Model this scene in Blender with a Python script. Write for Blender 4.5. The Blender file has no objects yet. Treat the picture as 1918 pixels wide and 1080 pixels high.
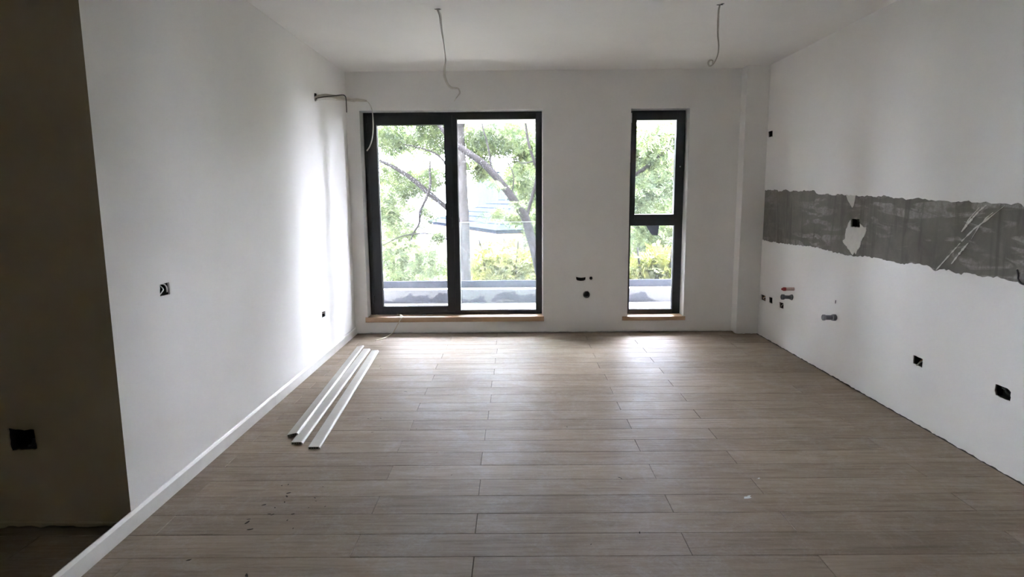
import bpy, bmesh, math, random
import numpy as np
from mathutils import Vector, Matrix
from mathutils.geometry import delaunay_2d_cdt

random.seed(7)
rng = np.random.default_rng(11)
SC = bpy.context.scene
COL = SC.collection

# ------------------------------------------------------------------ camera
S = 1.38 / 1.343
FPX, PITCH, YAW, ROLL = 1177.47, 0.146187, -0.0046125, -0.0078686
CX, CZ = 1.64309 * S, 1.39557 * S
H = 2.6 * S                      # ceiling height
WR = 4.07848 * S                 # right wall x  (left wall is x = 0)
YB = 6.34585 * S                 # window wall y
YP = 6.19572 * S                 # front of the corner pillar
YC = 2.575                       # where the left wall ends
YR = -2.5                        # rear wall
XH = -2.3                        # far side of the hall
CAM = Vector((CX, 0, CZ))
_r = Vector((math.cos(YAW), -math.sin(YAW), 0)); _fw = Vector((math.sin(YAW), math.cos(YAW), 0)); _up = Vector((0, 0, 1))
FWD = _fw * math.cos(PITCH) - _up * math.sin(PITCH)
_U = _up * math.cos(PITCH) + _fw * math.sin(PITCH)
RGT = _r * math.cos(ROLL) + _U * math.sin(ROLL)
UPV = -_r * math.sin(ROLL) + _U * math.cos(ROLL)
cd = bpy.data.cameras.new('camera'); cam = bpy.data.objects.new('camera', cd); COL.objects.link(cam)
cd.sensor_width = 36; cd.lens = FPX / 1918 * 36; cd.clip_start = 0.05; cd.clip_end = 400
M = Matrix((RGT, UPV, -FWD)).transposed().to_4x4(); M.translation = CAM
cam.matrix_world = M
SC.camera = cam

def ray(x, y): return FWD + RGT * ((x - 959) / FPX) - UPV * ((y - 540) / FPX)
def onx(x, y, v): d = ray(x, y); return CAM + d * ((v - CAM.x) / d.x)
def ony(x, y, v): d = ray(x, y); return CAM + d * ((v - CAM.y) / d.y)
def onz(x, y, v): d = ray(x, y); return CAM + d * ((v - CAM.z) / d.z)

# ------------------------------------------------------------------ light
SC.view_settings.view_transform = 'Standard'; SC.view_settings.look = 'None'
SC.view_settings.exposure = 2.36; SC.view_settings.gamma = 1.0; SC.view_settings.use_curve_mapping = False
SC.cycles.use_denoising = True
SC.cycles.max_bounces = 16; SC.cycles.diffuse_bounces = 12; SC.cycles.transmission_bounces = 12
SC.cycles.transparent_max_bounces = 24
w = bpy.data.worlds.new('sky'); SC.world = w; w.use_nodes = True
bg = w.node_tree.nodes['Background']
bg.inputs['Color'].default_value = (0.858, 0.888, 1.03, 1); bg.inputs['Strength'].default_value = 27.0
sl = bpy.data.lights.new('sun', 'SUN'); sl.energy = 10.0; sl.angle = math.radians(2); sl.color = (1, .95, .86)
sun = bpy.data.objects.new('sun', sl); COL.objects.link(sun)
_el, _az = math.radians(64), math.radians(48)           # front left of the window wall
sdir = Vector((-math.sin(_az) * math.cos(_el), math.cos(_az) * math.cos(_el), math.sin(_el)))
sun.rotation_euler = sdir.to_track_quat('Z', 'Y').to_euler(); sun.location = (-6, 14, 20)

# ------------------------------------------------------------------ materials
class NT:
    def __init__(s, name):
        s.m = bpy.data.materials.new(name); s.m.use_nodes = True; s.t = s.m.node_tree
        s.b = s.t.nodes['Principled BSDF']; s.out = s.t.nodes['Material Output']
    def n(s, typ, **kw):
        nd = s.t.nodes.new(typ)
        for k, v in kw.items():
            if k in nd.inputs: nd.inputs[k].default_value = v
            else: setattr(nd, k, v)
        return nd
    def l(s, a, b): s.t.links.new(a, b)
    def noise(s, scale, detail=4, rough=.55, dist=0, vec=None):
        nd = s.n('ShaderNodeTexNoise', Scale=scale, Detail=detail, Roughness=rough, Distortion=dist)
        if vec: s.l(vec, nd.inputs['Vector'])
        return nd.outputs['Fac']
    def ramp(s, fac, stops):
        r = s.n('ShaderNodeValToRGB'); e = r.color_ramp.elements
        while len(e) < len(stops): e.new(.5)
        for el, (p, c) in zip(e, stops): el.position = p; el.color = (*c, 1) if len(c) == 3 else c
        s.l(fac, r.inputs['Fac']); return r.outputs['Color']
    def math(s, op, a, b=None):
        nd = s.n('ShaderNodeMath', operation=op)
        for i, v in enumerate((a, b)):
            if v is None: continue
            if isinstance(v, (int, float)): nd.inputs[i].default_value = v
            else: s.l(v, nd.inputs[i])
        return nd.outputs[0]
    def mix(s, fac, a, b, typ='MIX'):
        nd = s.n('ShaderNodeMix', data_type='RGBA', blend_type=typ)
        for i, v in ((0, fac), (6, a), (7, b)):
            if isinstance(v, (int, float)): nd.inputs[i].default_value = v
            elif isinstance(v, tuple): nd.inputs[i].default_value = (*v, 1)
            else: s.l(v, nd.inputs[i])
        return nd.outputs[2]
    def bump(s, h, strength, dist):
        nd = s.n('ShaderNodeBump', Strength=strength, Distance=dist); s.l(h, nd.inputs['Height'])
        s.l(nd.outputs['Normal'], s.b.inputs['Normal'])
    def pos(s): return s.n('ShaderNodeNewGeometry').outputs['Position']
    def mapping(s, vec, scale=(1, 1, 1), rot=(0, 0, 0)):
        nd = s.n('ShaderNodeMapping'); nd.inputs['Scale'].default_value = scale; nd.inputs['Rotation'].default_value = rot
        s.l(vec, nd.inputs['Vector']); return nd.outputs['Vector']

def plain(name, col, rough=.6, metal=0, var=.12, scale=30, bump=0, spec=.5):
    t = NT(name); p = t.pos(); f = t.noise(scale, 3, vec=p)
    a = tuple(c * (1 - var) for c in col); b = tuple(min(1, c * (1 + var)) for c in col)
    t.l(t.ramp(f, [(.3, a), (.7, b)]), t.b.inputs['Base Color'])
    t.b.inputs['Roughness'].default_value = rough; t.b.inputs['Metallic'].default_value = metal; t.b.inputs['Specular IOR Level'].default_value = spec
    if bump: t.bump(t.noise(scale * 4, 4, vec=p), .4, bump)
    return t.m

def wall_paint(name, col, rough=.75):
    t = NT(name); p = t.pos()
    f = t.noise(1.3, 5, .6, vec=p)
    a = tuple(c * .965 for c in col); b = tuple(min(1, c * 1.02) for c in col)
    c = t.ramp(f, [(.3, a), (.7, b)])
    sm = t.ramp(t.noise(4.5, 6, .7, 1.5, vec=p), [(.62, (0, 0, 0)), (.8, (.35, .35, .35))])   # rubbed marks
    c = t.mix(sm, c, tuple(x * .88 for x in col))
    t.l(c, t.b.inputs['Base Color']); t.b.inputs['Roughness'].default_value = rough
    t.bump(t.noise(170, 3, vec=p), .18, .002)
    return t.m

M_WALL = wall_paint('white_wall_paint', (.865, .86, .852))
M_CEIL = wall_paint('white_ceiling_paint', (.87, .865, .85))
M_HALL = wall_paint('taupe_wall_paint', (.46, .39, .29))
M_REVEAL = plain('reveal_paint', (.86, .86, .86), .6, var=.03)
M_TRIM = plain('white_trim', (.80, .80, .78), .35, var=.03, scale=12)
M_LOOSE = plain('cream_trim', (.44, .43, .395), .4, var=.04, scale=12)
M_FRAME = plain('anthracite_frame', (.012, .014, .017), .38, var=.15)
M_RUBBER = plain('rubber_gasket', (.006, .006, .007), .6)
M_STEEL = plain('galvanised_steel', (.6, .6, .62), .3, 1, .08)
M_BOX = plain('dark_box_plastic', (.012, .009, .008), .6, var=.3, scale=90)
M_SCREED = plain('dark_underlay', (.035, .03, .027), .9)
M_CABLE = plain('white_cable_sheath', (.62, .60, .56), .5, var=.05)
M_CABLE_W = plain('cream_cable_sheath', (.68, .62, .50), .5, var=.08)
M_BLACK = plain('black_cable_sheath', (.012, .011, .011), .45)
M_PVC = plain('grey_pipe_plastic', (.11, .115, .125), .35, var=.2)
M_CHROME = plain('bright_pipe_ring', (.62, .63, .65), .25, .6, .1)
M_RED = plain('red_pipe_cap', (.30, .02, .02), .4)
M_PINK = plain('pink_white_pipe', (.70, .52, .48), .45, var=.15, scale=70)
M_COPPER = plain('copper_wire', (.5, .25, .12), .35, .8)
M_PLASTER = plain('smoothed_plaster', (.66, .65, .61), .85, var=.06, scale=18, bump=.001)

def cement_mat():
    t = NT('bare_cement_render'); p = t.pos()
    base = t.ramp(t.noise(5, 8, .65, .4, vec=p), [(.3, (.125, .118, .103)), (.7, (.215, .205, .182))])
    # sweeping trowel marks, slanting down to the viewer, broken up by the grain
    st = t.ramp(t.noise(1.25, 3, .5, 1.1, vec=t.mapping(p, (1, 2.0, 9), (.5, 0, 0))), [(.53, (0, 0, 0)), (.60, (1, 1, 1))])
    gr = t.ramp(t.noise(34, 5, .7, vec=p), [(.38, (.2, .2, .2)), (.62, (1, 1, 1))])
    wh = t.ramp(t.noise(.9, 2, .5, vec=p), [(.42, (.1, .1, .1)), (.6, (1, 1, 1))])
    c = t.mix(t.mix(1.0, t.mix(1.0, st, gr, 'MULTIPLY'), wh, 'MULTIPLY'), base, (.40, .39, .36))
    dk = t.ramp(t.noise(3.4, 4, .6, .5, vec=t.mapping(p, (1, 2.6, .35))), [(.54, (0, 0, 0)), (.66, (.75, .75, .75))])
    c = t.mix(dk, c, (.105, .10, .086))
    t.l(c, t.b.inputs['Base Color']); t.b.inputs['Roughness'].default_value = .95
    t.bump(t.noise(260, 5, .7, vec=p), .6, .003)
    return t.m
M_CEMENT = cement_mat()

def wood_mat(name, dark, mid, light, gloss=True, grain=1.0):
    t = NT(name)
    tc = t.n('ShaderNodeTexCoord').outputs['Object']; oi = t.n('ShaderNodeObjectInfo')
    off = t.n('ShaderNodeCombineXYZ'); r = t.math('MULTIPLY', oi.outputs['Random'], 61.7)
    t.l(r, off.inputs[0]); t.l(t.math('MULTIPLY', oi.outputs['Random'], 37.1), off.inputs[1])
    va = t.n('ShaderNodeVectorMath', operation='ADD'); t.l(tc, va.inputs[0]); t.l(off.outputs[0], va.inputs[1])
    v = va.outputs[0]
    fine = t.noise(3.2, 8, .68, .35, vec=t.mapping(v, (1.0, 15, 4)))
    broad = t.noise(1.5, 4, .6, .8, vec=t.mapping(v, (1.3, 9, 2)))
    f = t.math('ADD', t.math('MULTIPLY', fine, .68), t.math('MULTIPLY', broad, .34))
    c = t.ramp(f, [(.32, dark), (.52, mid), (.72, light)])
    kn = t.ramp(t.noise(2.6, 3, .5, .5, vec=t.mapping(v, (1.0, 4.2, 1))), [(.70, (0, 0, 0)), (.82, (.35, .35, .35))])
    c = t.mix(kn, c, tuple(x * .62 for x in dark))
    pv = t.ramp(oi.outputs['Random'], [(0, (.86, .86, .86)), (1, (1.06, 1.06, 1.06))])
    c = t.mix(1.0, c, pv, 'MULTIPLY')
    p = t.pos()
    if gloss:
        # dried mop marks and building dust: lighter film with its own roughness
        d1 = t.noise(3.0, 7, .72, 1.6, vec=p); d2 = t.noise(17, 6, .7, 2.2, vec=p)
        film = t.ramp(t.math('ADD', t.math('MULTIPLY', d1, .6), t.math('MULTIPLY', d2, .4)), [(.47, (0, 0, 0)), (.60, (1, 1, 1))])
        c = t.mix(t.math('MULTIPLY', film, .04), c, (.55, .54, .52))
        wr = t.ramp(t.noise(26, 7, .75, 2.6, vec=t.mapping(p, (1, 1.6, 1))), [(.42, (.25, .25, .25)), (.62, (1, 1, 1))])   # wrinkled dry film
        sh = t.math('MULTIPLY', t.math('ADD', t.math('MULTIPLY', film, .75), .25), wr)
        rg = t.n('ShaderNodeMapRange'); t.l(sh, rg.inputs[0]); rg.inputs[3].default_value = .018; rg.inputs[4].default_value = .10
        gls = t.n('ShaderNodeBsdfGlossy', Roughness=.45); gls.inputs['Color'].default_value = (.86, .91, 1, 1)
        mx = t.n('ShaderNodeMixShader'); t.l(rg.outputs[0], mx.inputs[0]); t.l(t.b.outputs[0], mx.inputs[1]); t.l(gls.outputs[0], mx.inputs[2]); t.l(mx.outputs[0], t.out.inputs['Surface'])
        hb = t.math('ADD', t.math('MULTIPLY', d2, .6), t.math('MULTIPLY', fine, .25))
        t.bump(hb, .12, .004)
        t.b.inputs['Specular IOR Level'].default_value = 0
    else:
        t.b.inputs['Roughness'].default_value = .45
    t.l(c, t.b.inputs['Base Color'])
    return t.m
M_WOOD = wood_mat('greige_oak_laminate', (.205, .162, .120), (.295, .238, .182), (.355, .295, .232))
M_SILL = wood_mat('oak_sill', (.28, .17, .095), (.40, .26, .155), (.50, .35, .22), gloss=False)
M_CORE = plain('cut_trim_core', (.10, .085, .065), .8, var=.4, scale=120)

def glass_mat(name, dust, tint=(1, 1, 1)):
    t = NT(name); t.t.nodes.remove(t.b)
    tr = t.n('ShaderNodeBsdfTransparent'); tr.inputs[0].default_value = (*tint, 1)
    tl = t.n('ShaderNodeBsdfTranslucent'); tl.inputs[0].default_value = (.88, .94, 1, 1)
    p = t.pos()
    d = t.ramp(t.noise(2.0, 7, .68, .6, vec=p), [(.3, (dust * .7,) * 3), (.75, (dust * 1.35,) * 3)])
    m1 = t.n('ShaderNodeMixShader'); t.l(d, m1.inputs[0]); t.l(tr.outputs[0], m1.inputs[1]); t.l(tl.outputs[0], m1.inputs[2])
    gl = t.n('ShaderNodeBsdfGlossy', Roughness=.03); fr = t.n('ShaderNodeFresnel', IOR=1.3)
    m2 = t.n('ShaderNodeMixShader'); t.l(fr.outputs[0], m2.inputs[0]); t.l(m1.outputs[0], m2.inputs[1]); t.l(gl.outputs[0], m2.inputs[2])
    t.l(m2.outputs[0], t.out.inputs['Surface'])
    return t.m
M_GLASS = glass_mat('dusty_window_glass', .010)
M_RAIL = glass_mat('dusty_rail_glass', .006, (.97, 1, .99))
M_EDGE = plain('frosted_glass_edge', (.8, .9, .88), .3)

def leaf_mat(name, c1, c2, trans):
    t = NT(name); p = t.pos()
    wn = t.n('ShaderNodeTexWhiteNoise', noise_dimensions='3D'); sn = t.n('ShaderNodeVectorMath', operation='SNAP')
    sn.inputs[1].default_value = (.11, .11, .11); t.l(p, sn.inputs[0]); t.l(sn.outputs[0], wn.inputs['Vector'])
    f = t.math('ADD', t.math('MULTIPLY', wn.outputs['Value'], .45), t.math('MULTIPLY', t.noise(.9, 3, vec=p), .55))
    c = t.ramp(f, [(.25, c1), (.75, c2)])
    t.l(c, t.b.inputs['Base Color']); t.b.inputs['Roughness'].default_value = .55; t.b.inputs['Specular IOR Level'].default_value = .25
    tl = t.n('ShaderNodeBsdfTranslucent'); t.l(c, tl.inputs[0])
    mx = t.n('ShaderNodeMixShader'); mx.inputs[0].default_value = trans
    t.l(t.b.outputs[0], mx.inputs[1]); t.l(tl.outputs[0], mx.inputs[2]); t.l(mx.outputs[0], t.out.inputs['Surface'])
    return t.m
M_LEAF = leaf_mat('tree_leaf', (.023, .037, .019), (.068, .090, .032), .45)
M_LEAF2 = leaf_mat('pale_tree_leaf', (.036, .055, .024), (.094, .118, .040), .45)
M_LEAF3 = leaf_mat('yellow_shrub_leaf', (.044, .060, .012), (.11, .113, .018), .45)
M_BARK = plain('grey_bark', (.035, .034, .034), .9, var=.35, scale=9, bump=.01, spec=0)
M_BARK2 = plain('dark_bark', (.018, .017, .018), .9, var=.3, scale=9, bump=.01, spec=0)

# ------------------------------------------------------------------ object helpers
def link(name, me, parent=None, mats=()):
    o = bpy.data.objects.new(name, me); COL.objects.link(o)
    if me is not None:
        for m in mats:
            if m and len(me.materials) < len(mats): me.materials.append(m)
    if parent: o.parent = parent
    return o
def bmobj(name, bm, mat, parent=None, smooth=False, origin=None):
    me = bpy.data.meshes.new(name)
    if origin is not None: bmesh.ops.translate(bm, verts=bm.verts, vec=-Vector(origin))
    bm.to_mesh(me); bm.free()
    if smooth:
        for p in me.polygons: p.use_smooth = True
    o = link(name, me, parent, (mat,))
    if origin is not None: o.location = origin
    return o
def pyobj(name, v, f, mat, parent=None, smooth=False):
    me = bpy.data.meshes.new(name); me.from_pydata([tuple(x) for x in v], [], f); me.update()
    if smooth:
        for p in me.polygons: p.use_smooth = True
    return link(name, me, parent, (mat,))
def tag(o, label, cat=None, group=None, kind=None):
    if label: o['label'] = label
    if cat: o['category'] = cat
    if group: o['group'] = group
    if kind: o['kind'] = kind
    return o
def empty(name, loc=(0, 0, 0)):
    o = bpy.data.objects.new(name, None); COL.objects.link(o); o.location = loc; o.empty_display_size = .1; return o
def adopt(parent, *obs):
    """parent objects built in world space under an Empty that stands at the thing's base"""
    mw = Matrix.Translation(parent.location)
    for o in obs: o.parent = parent; o.matrix_parent_inverse = mw.inverted()
def box(bm, lo, hi):
    lo, hi = Vector(lo), Vector(hi)
    r = bmesh.ops.create_cube(bm, size=1)
    for v in r['verts']: v.co = Vector([lo[i] + (v.co[i] + .5) * (hi[i] - lo[i]) for i in range(3)])
    return r['verts']
def boxobj(name, lo, hi, mat, parent=None, bevel=0):
    bm = bmesh.new(); box(bm, lo, hi)
    if bevel: bmesh.ops.bevel(bm, geom=bm.edges[:], offset=bevel, segments=2, affect='EDGES', profile=.5)
    o = bmobj(name, bm, mat)
    if parent: adopt(parent, o)
    return o
def catmull(P, n=8):
    P = [Vector(p) for p in P]; Q = [P[0] * 2 - P[1]] + P + [P[-1] * 2 - P[-2]]; out = []
    for i in range(1, len(Q) - 2):
        a, b, c, d = Q[i - 1:i + 3]
        for k in range(n):
            t = k / n
            out.append(.5 * ((2 * b) + (c - a) * t + (2 * a - 5 * b + 4 * c - d) * t * t + (3 * b - a - 3 * c + d) * t ** 3))
    out.append(P[-1]); return out
def sweep(bm, P, rw, rt=None, sides=8, n=8, twist=0, raw=False):
    """tube of elliptic section; rw/rt may be a number or a list of radii per control point"""
    pts = [Vector(p) for p in P] if raw else catmull(P, n)
    N = len(pts)
    def rad(r, i):
        if isinstance(r, (int, float)): return r
        x = i / (N - 1) * (len(r) - 1); k = min(int(x), len(r) - 2); return r[k] + (r[k + 1] - r[k]) * (x - k)
    rt = rw if rt is None else rt
    t0 = (pts[1] - pts[0]).normalized(); u = t0.orthogonal().normalized(); rings = []
    for i, p in enumerate(pts):
        t = (pts[min(i + 1, N - 1)] - pts[max(i - 1, 0)]).normalized()
        u = (u - t * u.dot(t)).normalized(); v = t.cross(u); a0 = twist * i / N
        rings.append([bm.verts.new(p + (u * math.cos(a0) + v * math.sin(a0)) * math.cos(a) * rad(rw, i) +
                                   (v * math.cos(a0) - u * math.sin(a0)) * math.sin(a) * rad(rt, i))
                      for a in [2 * math.pi * k / sides for k in range(sides)]])
    for a, b in zip(rings, rings[1:]):
        for k in range(sides): bm.faces.new((a[k], a[(k + 1) % sides], b[(k + 1) % sides], b[k]))
    bm.faces.new(rings[0][::-1]); bm.faces.new(rings[-1])
def tube(name, P, rw, mat, parent=None, **kw):
    bm = bmesh.new(); sweep(bm, P, rw, **kw); o = bmobj(name, bm, mat, smooth=True)
    if parent: adopt(parent, o)
    return o
def pip(x, y, poly):
    ins = False; n = len(poly); j = n - 1
    for i in range(n):
        xi, yi = poly[i]; xj, yj = poly[j]
        if (yi > y) != (yj > y) and x < (xj - xi) * (y - yi) / (yj - yi) + xi: ins = not ins
        j = i
    return ins
def plate(name, outer, holes, mapf, depth, mat, parent=None, rim=True, outer_rim=True):
    """flat sheet with real holes; rims go 'depth' into the wall. mapf(u, v, d) -> xyz"""
    vs, es, loops = [], [], []
    for lp in [outer] + holes:
        k = len(vs); vs += [Vector((a, b)) for a, b in lp]; n = len(lp)
        es += [(k + i, k + (i + 1) % n) for i in range(n)]; loops.append((k, n))
    ov, oe, of, orv, *_ = delaunay_2d_cdt(vs, es, [], 0, 1e-6)
    bm = bmesh.new(); F = [bm.verts.new(mapf(v.x, v.y, 0)) for v in ov]
    for f in of:
        c = sum((ov[i] for i in f), Vector((0, 0))) / len(f)
        if not pip(c.x, c.y, outer) or any(pip(c.x, c.y, h) for h in holes): continue
        try: bm.faces.new([F[i] for i in f])
        except ValueError: pass
    if rim:
        for lp in ([outer] if outer_rim else []) + holes:
            a = [bm.verts.new(mapf(u, v, 0)) for u, v in lp]; b = [bm.verts.new(mapf(u, v, depth)) for u, v in lp]
            for i in range(len(lp)):
                j = (i + 1) % len(lp); bm.faces.new((a[i], a[j], b[j], b[i]))
    bmesh.ops.remove_doubles(bm, verts=bm.verts, dist=1e-5)
    bmesh.ops.delete(bm, geom=[v for v in bm.verts if not v.link_faces], context='VERTS')
    bmesh.ops.recalc_face_normals(bm, faces=bm.faces)
    o = bmobj(name, bm, mat)
    if parent: o.parent = parent
    return o
def ragged(poly, step, amp, closed=True, seed=1):
    """densify a 2D polyline and push its points about"""
    r = random.Random(seed); out = []; n = len(poly); ph = [(r.uniform(0, 6.3), r.uniform(.7, 1.3)) for _ in range(4)]; L = 0
    for i in range(n if closed else n - 1):
        a, b = poly[i], poly[(i + 1) % n]; d = math.dist(a, b); k = max(1, int(d / step))
        nx, ny = -(b[1] - a[1]) / (d + 1e-9), (b[0] - a[0]) / (d + 1e-9)
        for q in range(k):
            t = q / k; L += d / k
            j = amp * (.5 * math.sin(L * 31 * ph[0][1] + ph[0][0]) + .35 * math.sin(L * 83 * ph[1][1] + ph[1][0]) + r.uniform(-.7, .7))
            if q == 0 and k > 1: j *= .5
            out.append((a[0] + (b[0] - a[0]) * t + nx * j, a[1] + (b[1] - a[1]) * t + ny * j))
    if not closed: out.append(poly[-1])
    return out
def circle(c, r, n=20): return [(c[0] + r * math.cos(2 * math.pi * k / n), c[1] + r * math.sin(2 * math.pi * k / n)) for k in range(n)]

mapR = lambda u, v, d: (WR + d, u, v)       # right wall: u = y, v = z
mapL = lambda u, v, d: (-d, u, v)           # left wall
mapB = lambda u, v, d: (u, YB + d, v)       # window wall: u = x
mapE = lambda u, v, d: (u, YC + d, v)       # end of the left wall, facing the hall
def pR(pts): return [(p.y, p.z) for p in (onx(x, y, WR) for x, y in pts)]
def pL(pts): return [(p.y, p.z) for p in (onx(x, y, 0) for x, y in pts)]
def pB(pts): return [(p.x, p.z) for p in (ony(x, y, YB) for x, y in pts)]
def pE(pts): return [(p.x, p.z) for p in (ony(x, y, YC) for x, y in pts)]

# ------------------------------------------------------------------ hole outlines (wall coordinates)
HR = dict(
    high=pR([(1439, 246), (1447, 244.5), (1447, 255.5), (1439.5, 257)]),
    band=pR([(1594.5, 409.5), (1609, 410.5), (1609, 425), (1594, 424)]),
    corner=pR([(1425.6, 550.8), (1433.8, 553.9), (1433.8, 563.8), (1425.8, 560.7)]),
    mid=pR([(1440.2, 555.5), (1446.7, 557.7), (1446.5, 569), (1440.4, 565.9)]),
    third=pR([(1460, 564.8), (1467.7, 567.8), (1467.1, 578.2), (1460.3, 576.1)]),
    wired=pR([(1710.7, 664), (1728.3, 672.2), (1727, 688.1), (1709.9, 680.3)]),
    wide=pR([(1864.5, 718.5), (1887.4, 727.2), (1893.4, 733.9), (1892, 741), (1893, 744), (1891.6, 751.3), (1880, 746.5), (1864.5, 739.3), (1862, 730)]),
    slot=pR([(1563.9, 562), (1566.2, 562), (1565.6, 568.2), (1563.6, 568)]))
HL = dict(
    big=pL([(299.1, 532.6), (316.3, 527.8), (318.4, 550.7), (300, 555.2)]),
    small=pL([(603, 584.3), (609.8, 581.8), (610.1, 592), (603.3, 595.2)]),
    conduit=pL([(588.5, 174), (594, 175), (596, 181), (595, 188), (590, 190), (588.5, 184)]))
HE = dict(hall=pE([(13.3, 803), (40, 804.5), (63.7, 803.9), (66, 822), (68.7, 838.5), (65, 842.4), (45, 842), (21.3, 844.4), (17.8, 826.7)]))
_c1 = ony(1106.9, 520.7, YB); _c2 = ony(1098.3, 551.2, YB)
HB = dict(
    moon=pB([(1079, 518.2), (1083, 519.3), (1088, 519.8), (1093, 519.4), (1097, 518.6), (1096.6, 523.5), (1093.5, 525.3), (1088, 525.8), (1082, 525.2), (1079.4, 523)]),
    dot=circle((_c1.x, _c1.z), .0165, 16), drain=circle((_c2.x, _c2.z), .036, 24))
for d, amp in ((HR, .0015), (HL, .0015), (HE, .003)):
    for k in list(d):
        if k != 'slot': d[k] = ragged(d[k], .012, amp, seed=len(k) + ord(k[0]))

# ------------------------------------------------------------------ floor
ROW = .1735; PL = 1.38; PT = .012
Y0 = 3.127 * S                                              # a row boundary read off the photograph
floor = tag(boxobj('floor', (XH - .3, YR - .3, -.20), (WR + .3, YB + .2, -PT - .001), M_SCREED), 'greige oak laminate floor of long planks', kind='structure')
_pm = {}
def plank_mesh(L, Wd):
    key = (round(L, 3), round(Wd, 3))
    if key not in _pm:
        c, g = .0012, .0011
        x0, x1, y0, y1 = g, L - g, g, Wd - g
        v = [(x0, y0, -PT), (x1, y0, -PT), (x1, y1, -PT), (x0, y1, -PT), (x0, y0, -c), (x1, y0, -c), (x1, y1, -c), (x0, y1, -c),
             (x0 + c, y0 + c, 0), (x1 - c, y0 + c, 0), (x1 - c, y1 - c, 0), (x0 + c, y1 - c, 0)]
        f = [(8, 9, 10, 11)] + [(a, (a + 1) % 4, (a + 1) % 4 + 4, a + 4) for a in range(4)] + [(a + 4, (a + 1) % 4 + 4, (a + 1) % 4 + 8, a + 8) for a in range(4)]
        me = bpy.data.meshes.new('plank'); me.from_pydata(v, [], f); me.update(); me.materials.append(M_WOOD); _pm[key] = me
    return _pm[key]
k0 = math.floor((YR - Y0) / ROW); k1 = math.ceil((YB - Y0) / ROW)
for k in range(k0, k1):
    ya, yb = max(Y0 + k * ROW, YR), min(Y0 + (k + 1) * ROW, YB + .004)
    if yb - ya < .01: continue
    xl = XH if ya < YC + .05 else .002
    j0 = (.995 if k % 2 else 1.468) * S + random.uniform(-.012, .012)
    xs = [xl] + [x for x in (j0 + i * PL for i in range(-4, 5)) if xl + .06 < x < WR - .05] + [WR + .004]
    for a, b in zip(xs, xs[1:]):
        o = bpy.data.objects.new('plank', plank_mesh(b - a, yb - ya)); COL.objects.link(o); o.parent = floor; o.location = (a, ya, 0)

# ------------------------------------------------------------------ walls, ceiling, pillar
def ragbase(u0, u1, base, amp, seed): return ragged([(u0, base), (u1, base)], .02, amp, closed=False, seed=seed)
WT = .004
# right wall: thin white skim over bare cement, a band of it left off behind the future worktop
band_top = [(1432, 356), (1452, 355), (1458, 358), (1472, 354.5), (1478, 358), (1500, 357), (1523, 356), (1531, 363), (1540, 364), (1551, 363), (1560, 365), (1575, 364),
            (1600, 366), (1650, 368), (1658, 366.5), (1680, 371), (1700, 373), (1713, 371), (1740, 374), (1760, 376), (1790, 378), (1814, 376.5), (1820, 379), (1830, 378),
            (1852, 380), (1857, 382), (1882, 380), (1912, 383), (1917, 387)]
band_bot = [(1429.5, 449), (1440, 452), (1470, 456), (1490, 459), (1520, 462), (1535, 465), (1580, 477), (1600, 480), (1622, 480), (1660, 487), (1680, 493), (1725, 494),
            (1735, 497), (1752, 507), (1760, 503), (1780, 508), (1795, 512), (1810, 511), (1830, 516), (1860, 520), (1880, 521), (1895, 526), (1917, 532)]
bt, bb = pR(band_top), pR(band_bot)
bt[0] = (YP - .004, bt[0][1]); bb[0] = (YP - .004, bb[0][1])
bt.append((2.1, 1.36)); bb.append((2.1, .985))
band = ragged(bt, .018, .006, closed=False, seed=3) + ragged(bb[::-1], .018, .0065, closed=False, seed=5)
rb = ragbase(YR, YB, .008, .0032, 21)
wall_r = plate('wall_right', rb + [(YB, H), (YR, H)], [band] + [h for k, h in HR.items() if k != 'band'], mapR, WT, M_WALL)
tag(wall_r, 'white right wall with a band of bare cement', kind='structure')
plate('cement_render', [(YR, .006), (YB, .006), (YB, H), (YR, H)], list(HR.values()), lambda u, v, d: (WR + WT + d, u, v), .008, M_CEMENT, wall_r)
boxobj('masonry', (WR + .075, YR, -.01), (WR + .3, YB + .3, H), M_CEMENT).parent = wall_r
# patches and strokes of filler on the cement
mapP = lambda u, v, d: (WR + .0015 + d, u, v)
def patch(pts, amp, seed, name='plaster_patch', mat=None):
    o = plate(name, ragged(pR(pts), .006, amp, seed=seed), [], mapP, .003, mat or M_PLASTER, wall_r); return o
patch([(1584, 364), (1602, 365), (1600.5, 376), (1598, 386), (1595.5, 389), (1592, 383), (1587, 374)], .002, 4)
patch([(1590, 416), (1593.3, 411), (1593.3, 425), (1609.6, 426.2), (1610, 417), (1613, 421), (1617, 427), (1621, 425), (1621, 434), (1618, 443), (1612, 452), (1610, 462), (1605, 468),
       (1602, 477), (1599, 472), (1597, 477), (1592, 471), (1588, 466), (1581, 457), (1578, 452), (1582, 447), (1583, 436), (1584, 428)], .006, 6)
def stroke(pts, wd, seed):
    r = random.Random(seed); a, b = [], []
    P = [pts[i] if t == 0 else tuple(pts[i][q] + (pts[i + 1][q] - pts[i][q]) * t / 8 for q in (0, 1)) for i in range(len(pts) - 1) for t in range(8)]
    for i, (x, y) in enumerate(P):
        h = wd * 1.7 * r.uniform(.1, 1) * math.sin(math.pi * (i + .6) / (len(P) + .2)) ** .4
        a.append((x - h * .8, y - h * .6)); b.append((x + h * .8, y + h * .6))
    plate('plaster_stroke', pR(a + b[::-1]), [], mapP, .003, M_PLASTER, wall_r)
stroke([(1752, 506), (1778, 477), (1800, 452)], 1.1, 1); stroke([(1800, 452), (1824, 428), (1848, 411), (1886, 381)], 1.2, 2)
stroke([(1781, 494), (1798, 472), (1815, 452)], 1.4, 3); stroke([(1818, 448), (1832, 425), (1846, 408), (1861, 396)], .7, 4)
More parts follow.
